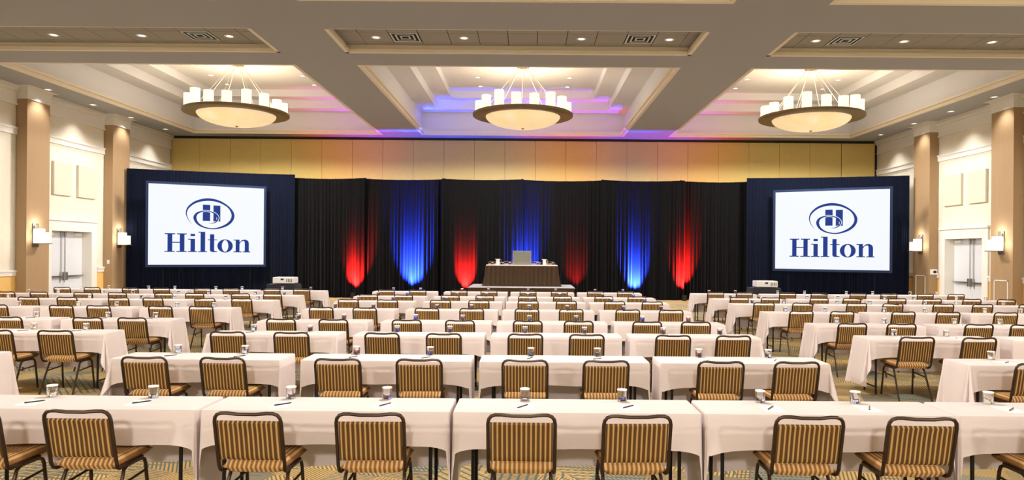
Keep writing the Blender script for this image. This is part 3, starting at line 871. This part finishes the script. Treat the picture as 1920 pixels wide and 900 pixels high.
def cloth_mesh(free_l, free_r, seed):
    rnd = random.Random(seed)
    hx, hy, r = LEN/2, DEP/2, 0.02
    pts = []      # (x, y, nx, ny, drop, flare)
    fd, bd, ed = 0.25+rnd.uniform(-0.012, 0.012), 0.55+rnd.uniform(-0.05, 0.02), 0.65+rnd.uniform(-0.03, 0.05)
    p1, p2 = rnd.random()*6, rnd.random()*6
    def side(x0, y0, x1, y1, nx, ny, n, d, e0, e1, rip, base=0.012):
        for i in range(n):
            q = (i+0.5)/n; x, y = x0+(x1-x0)*q, y0+(y1-y0)*q
            l = math.hypot(x1-x0, y1-y0)
            a, b = q*l, (1-q)*l
            dd = d + e0*math.exp(-(a/0.08)**1.3) + e1*math.exp(-(b/0.08)**1.3) + 0.006*math.sin(x*7+p1)
            fl = rip*(math.sin(x*9+y*14+p1)*0.6+math.sin(x*21+y*17+p2)*0.4) + base
            pts.append((x, y, nx, ny, dd, fl))
    def corner(cx, cy_, a0, d0, d1, peak, fl, n=17, b0=0.012, b1=0.012):
        for i in range(n):
            q = i/(n-1); a = a0+q*PI/2
            d = d0+(d1-d0)*q + peak*math.sin(PI*q)
            pts.append((cx+r*math.cos(a), cy_+r*math.sin(a), math.cos(a), math.sin(a), d, fl*(0.25*math.sin(PI*q)+0.8*abs(math.sin(2*PI*q))**0.8)+b0+(b1-b0)*q))
    fr, fl_ = (0.13 if free_r else 0.008), (0.13 if free_l else 0.008)
    br, bl = (0.012 if free_r else 0.003), (0.012 if free_l else 0.003)
    cdip = 0.032
    side(-hx+r, -hy, hx-r, -hy, 0, -1, 44, fd, cdip*1.2, cdip*1.2, 0.008)
    corner(hx-r, -hy+r, -PI/2, fd+cdip*1.2, ed, 0.05 if free_r else 0.07, fr, b1=br)
    side(hx, -hy+r, hx, hy-r, 1, 0, 14, ed, 0, 0, 0.02 if free_r else 0.002, br)
    corner(hx-r, hy-r, 0, ed, bd, 0.05, fr*0.7, b0=br)
    side(hx-r, hy, -hx+r, hy, 0, 1, 34, bd, 0, 0, 0.012)
    corner(-hx+r, hy-r, PI/2, bd, ed, 0.05, fl_*0.7, b1=bl)
    side(-hx, hy-r, -hx, -hy+r, -1, 0, 14, ed, 0, 0, 0.02 if free_l else 0.002, bl)
    corner(-hx+r, -hy+r, PI, ed, fd+cdip*1.2, 0.05 if free_l else 0.07, fl_, b0=bl)
    n = len(pts); vs_, fs = [], []
    for x, y, nx, ny, d, f in pts: vs_.append((x-nx*0.012, y-ny*0.012, ZT))
    for x, y, nx, ny, d, f in pts: vs_.append((x-nx*0.003, y-ny*0.003, ZT-0.003))
    rows = 9
    for j in range(rows):
        q = j/(rows-1)
        for x, y, nx, ny, d, f in pts:
            dr = min(d, ZT-0.03)
            o = 0.001 + f*(q**1.1)
            vs_.append((x+nx*o, y+ny*o, ZT-0.014-(dr-0.014)*q))
    for j in range(rows+1):
        for k in range(n): fs.append((j*n+k, (j+1)*n+k, (j+1)*n+(k+1) % n, j*n+(k+1) % n))
    fs.append(tuple(range(n)))
    m = MB(); m.add(vs_, fs); return m
def make_glass():
    e = empty('water_glass')
    MB().lathe([(0.0, 0.0), (0.033, 0.0), (0.036, 0.004), (0.0375, 0.088), (0.035, 0.088), (0.033, 0.012), (0.0, 0.011)], 20).build('tumbler', 'glass', e)
    MB().lathe([(0.0, 0.0915), (0.0375, 0.0915), (0.0385, 0.090), (0.0385, 0.084), (0.0378, 0.084), (0.0378, 0.0885), (0.0, 0.0885)], 20).build('paper_cap', 'paper', e)
    return e
glass0 = make_glass(); gfirst = [True]
pad0 = MB().box((-0.07, -0.108, 0), (0.07, 0.108, 0.004)).build('notepad', 'paper'); pfirst = [True]
pen0 = empty('pen')
MB().tube([(0, -0.068, 0), (0, 0.055, 0)], 0.0045, 8).build('barrel', 'pen', pen0)
MB().tube([(0, 0.055, 0), (0, 0.070, 0)], [0.0042, 0.0012], 8).build('tip', 'pen_tip', pen0)
MB().box((-0.0015, -0.068, 0.004), (0.0015, -0.03, 0.0065)).build('clip', 'pen_tip', pen0)
nfirst = [True]

DB = [5.43, 7.71, 9.86, 11.6, 13.85, 16.0, 17.75, 19.85]            # back edge of each row, nearest to the viewpoint first
TC = {'C': [-3.48, -1.49, 0.38, 2.27], 'L': [-12.36, -10.47, -8.55, -6.63], 'R': [5.50, 7.47, 9.43, 11.27]}
CHAIRS = {
    (0, 'C'): [-3.7, -2.98, -1.84, -1.04, -0.04, 0.72, 1.86, 2.6, 3.62],
    (1, 'C'): [-3.8, -3.02, -1.88, -1.08, -0.03, 0.77, 1.91, 2.66], (1, 'R'): [5.05],
    (2, 'L'): [-6.92, -6.12], (2, 'C'): [-3.91, -3.08, -1.9, -1.1, -0.04, 0.76, 1.88, 2.66], (2, 'R'): [5.05, 5.85],
    (3, 'L'): [-8.0, -6.83, -6.06], (3, 'C'): [-3.84, -3.02, -1.89, -1.06, -0.01, 0.78, 1.84, 2.6], (3, 'R'): [4.99, 5.78, 6.88, 7.69],
    (4, 'L'): [-9.85, -8.76, -8.05, -6.9, -6.11], (4, 'C'): [-3.89, -3.07, -1.91, -1.07, -0.03, 0.8, 1.86, 2.67], (4, 'R'): [5.11, 5.87, 7.03, 7.87, 8.91],
    (5, 'L'): [-10.92, -10.09, -8.95, -8.21, -7.08, -6.27], (5, 'C'): [-3.94, -3.08, -1.93, -1.09, -0.01, 0.82, 1.88, 2.7], (5, 'R'): [5.14, 6.01, 7.17, 8.01, 9.07, 9.94, 10.93],
    (6, 'L'): [-12.74, -11.93, -10.86, -10.03, -8.9, -8.14, -7.02, -6.24], (6, 'C'): [-3.9, -3.05, -1.91, -1.07, -0.03, 0.82, 1.83, 2.64], (6, 'R'): [5.13, 5.89, 7.08, 7.88, 8.98, 9.84, 10.81, 11.63],
    (7, 'L'): [-12.78, -11.96, -10.91, -10.06, -8.94, -8.15, -7.04, -6.23], (7, 'C'): [-3.9, -3.04, -1.91, -1.09, -0.02, 0.84, 1.83, 2.65], (7, 'R'): [5.12, 5.91, 7.1, 7.95, 9.02, 9.87, 10.87, 11.72],
}
BLK = {'L': 'plain-column side block', 'C': 'middle block', 'R': 'thermostat side block'}
FROM = {'L': 'from aisle', 'C': 'from thermostat side', 'R': 'from aisle'}
rj = random.Random(4)
seed = 100
for n in range(8):
    row = ORD[8-n] + ' row from stage'
    yb = DB[n]; yc = yb-DEP/2; yf = yb-DEP
    for blk in 'LCR':
        if n == 0:
            centres = [-3.27, -1.455, 0.355, 2.168, 3.985] if blk == 'C' else []
        else:
            centres = TC[blk]
        xlo, xhi = -995*yb/1300, 931*yb/1300
        vis = [c for c in centres if c+LEN/2+0.1 > xlo and c-LEN/2-0.1 < xhi]
        for c in vis:
            i = centres.index(c)
            num = {'C': len(centres)-i, 'L': len(centres)-i, 'R': i+1}[blk]
            where = '%s, %s, %s %s' % (BLK[blk], row, ORD[num], FROM[blk])
            fl, fr_ = (i == 0), (i == len(centres)-1)
            t = table0 if tfirst[0] else copy_tree(table0); tfirst[0] = False
            t.location = (c, yc, 0); tag(t, 'folding table, ' + where, 'table', 'classroom tables')
            seed += 1
            o = cloth_mesh(fl, fr_, seed).build('tablecloth', 'cloth', None, smooth=True)
            o.location = (c, yc, 0); tag(o, 'beige tablecloth, ' + where, 'tablecloth', 'beige tablecloths')
            for s in (-1, 1):
                px = c+s*0.38+rj.uniform(-0.03, 0.03)
                if not (xlo-0.1 < px < xhi+0.1): continue
                sw = where + (', ' + ('seat toward plain columns' if s < 0 else 'seat toward thermostat'))
                sw2 = '%s, %s, table %s, %s' % (BLK[blk], row, ['', 'one', 'two', 'three', 'four', 'five'][num], 'seat nearer thermostat' if s > 0 else 'seat farther from thermostat')
                g = glass0 if gfirst[0] else copy_tree(glass0); gfirst[0] = False
                g.location = (px+rj.uniform(-0.02, 0.03), yb-0.06+rj.uniform(-0.015, 0.01), ZT+0.001); g.rotation_euler = (0, 0, rj.random()*6)
                tag(g, 'capped glass, ' + sw2, 'glass', 'capped water glasses')
                if n < 6:
                    p = pad0 if pfirst[0] else pad0.copy()
                    if not pfirst[0]: COL.objects.link(p)
                    pfirst[0] = False
                    p.location = (px+rj.uniform(-0.01, 0.03), yc-0.055+rj.uniform(-0.015, 0.015), ZT+0.0005); p.rotation_euler = (0, 0, rj.uniform(-0.08, 0.08))
                    tag(p, 'white notepad, ' + sw2, 'notepad', 'white notepads')
                if n < 5:
                    q = pen0 if nfirst[0] else copy_tree(pen0); nfirst[0] = False
                    q.location = (p.location.x+rj.uniform(-0.01, 0.02), p.location.y+rj.uniform(-0.01, 0.02), ZT+0.0092); q.rotation_euler = (0, 0, math.radians(rj.uniform(-50, -25)))
                    tag(q, 'dark pen, ' + sw2, 'pen', 'dark pens')
        xs = CHAIRS.get((n, blk), [])
        for k, x in enumerate(xs):
            num = {'C': len(xs)-k, 'L': len(xs)-k, 'R': k+1}[blk]
            cc = min(centres, key=lambda q: abs(q-x))
            x = min(max(x, cc-0.485), cc+0.485)
            put_chair(x, yf-0.33+rj.uniform(-0.01, 0.02), 0, rj.uniform(-0.035, 0.035),
                      'striped banquet chair, %s, %s, %s seat %s' % (BLK[blk], row, ORD[num], FROM[blk]), 'striped banquet chairs')
# chairs and glasses at the head table
for k, x in enumerate((-1.28, -0.74, 0.20, 0.74)):
    put_chair(x, 25.43, 0.706, PI, 'striped banquet chair behind the head table, %s counting from plain columns' % ORD[k+1], 'chairs behind the head table')
for k, x in enumerate((-1.30, -0.93, -0.68, 0.30, 0.40, 0.85)):
    g = copy_tree(glass0); g.location = (x, 24.62+0.05*(k % 2), 1.44); tag(g, 'capped glass on head table, %s counting from plain columns' % ORD[k+1], 'glass', 'glasses on the head table')
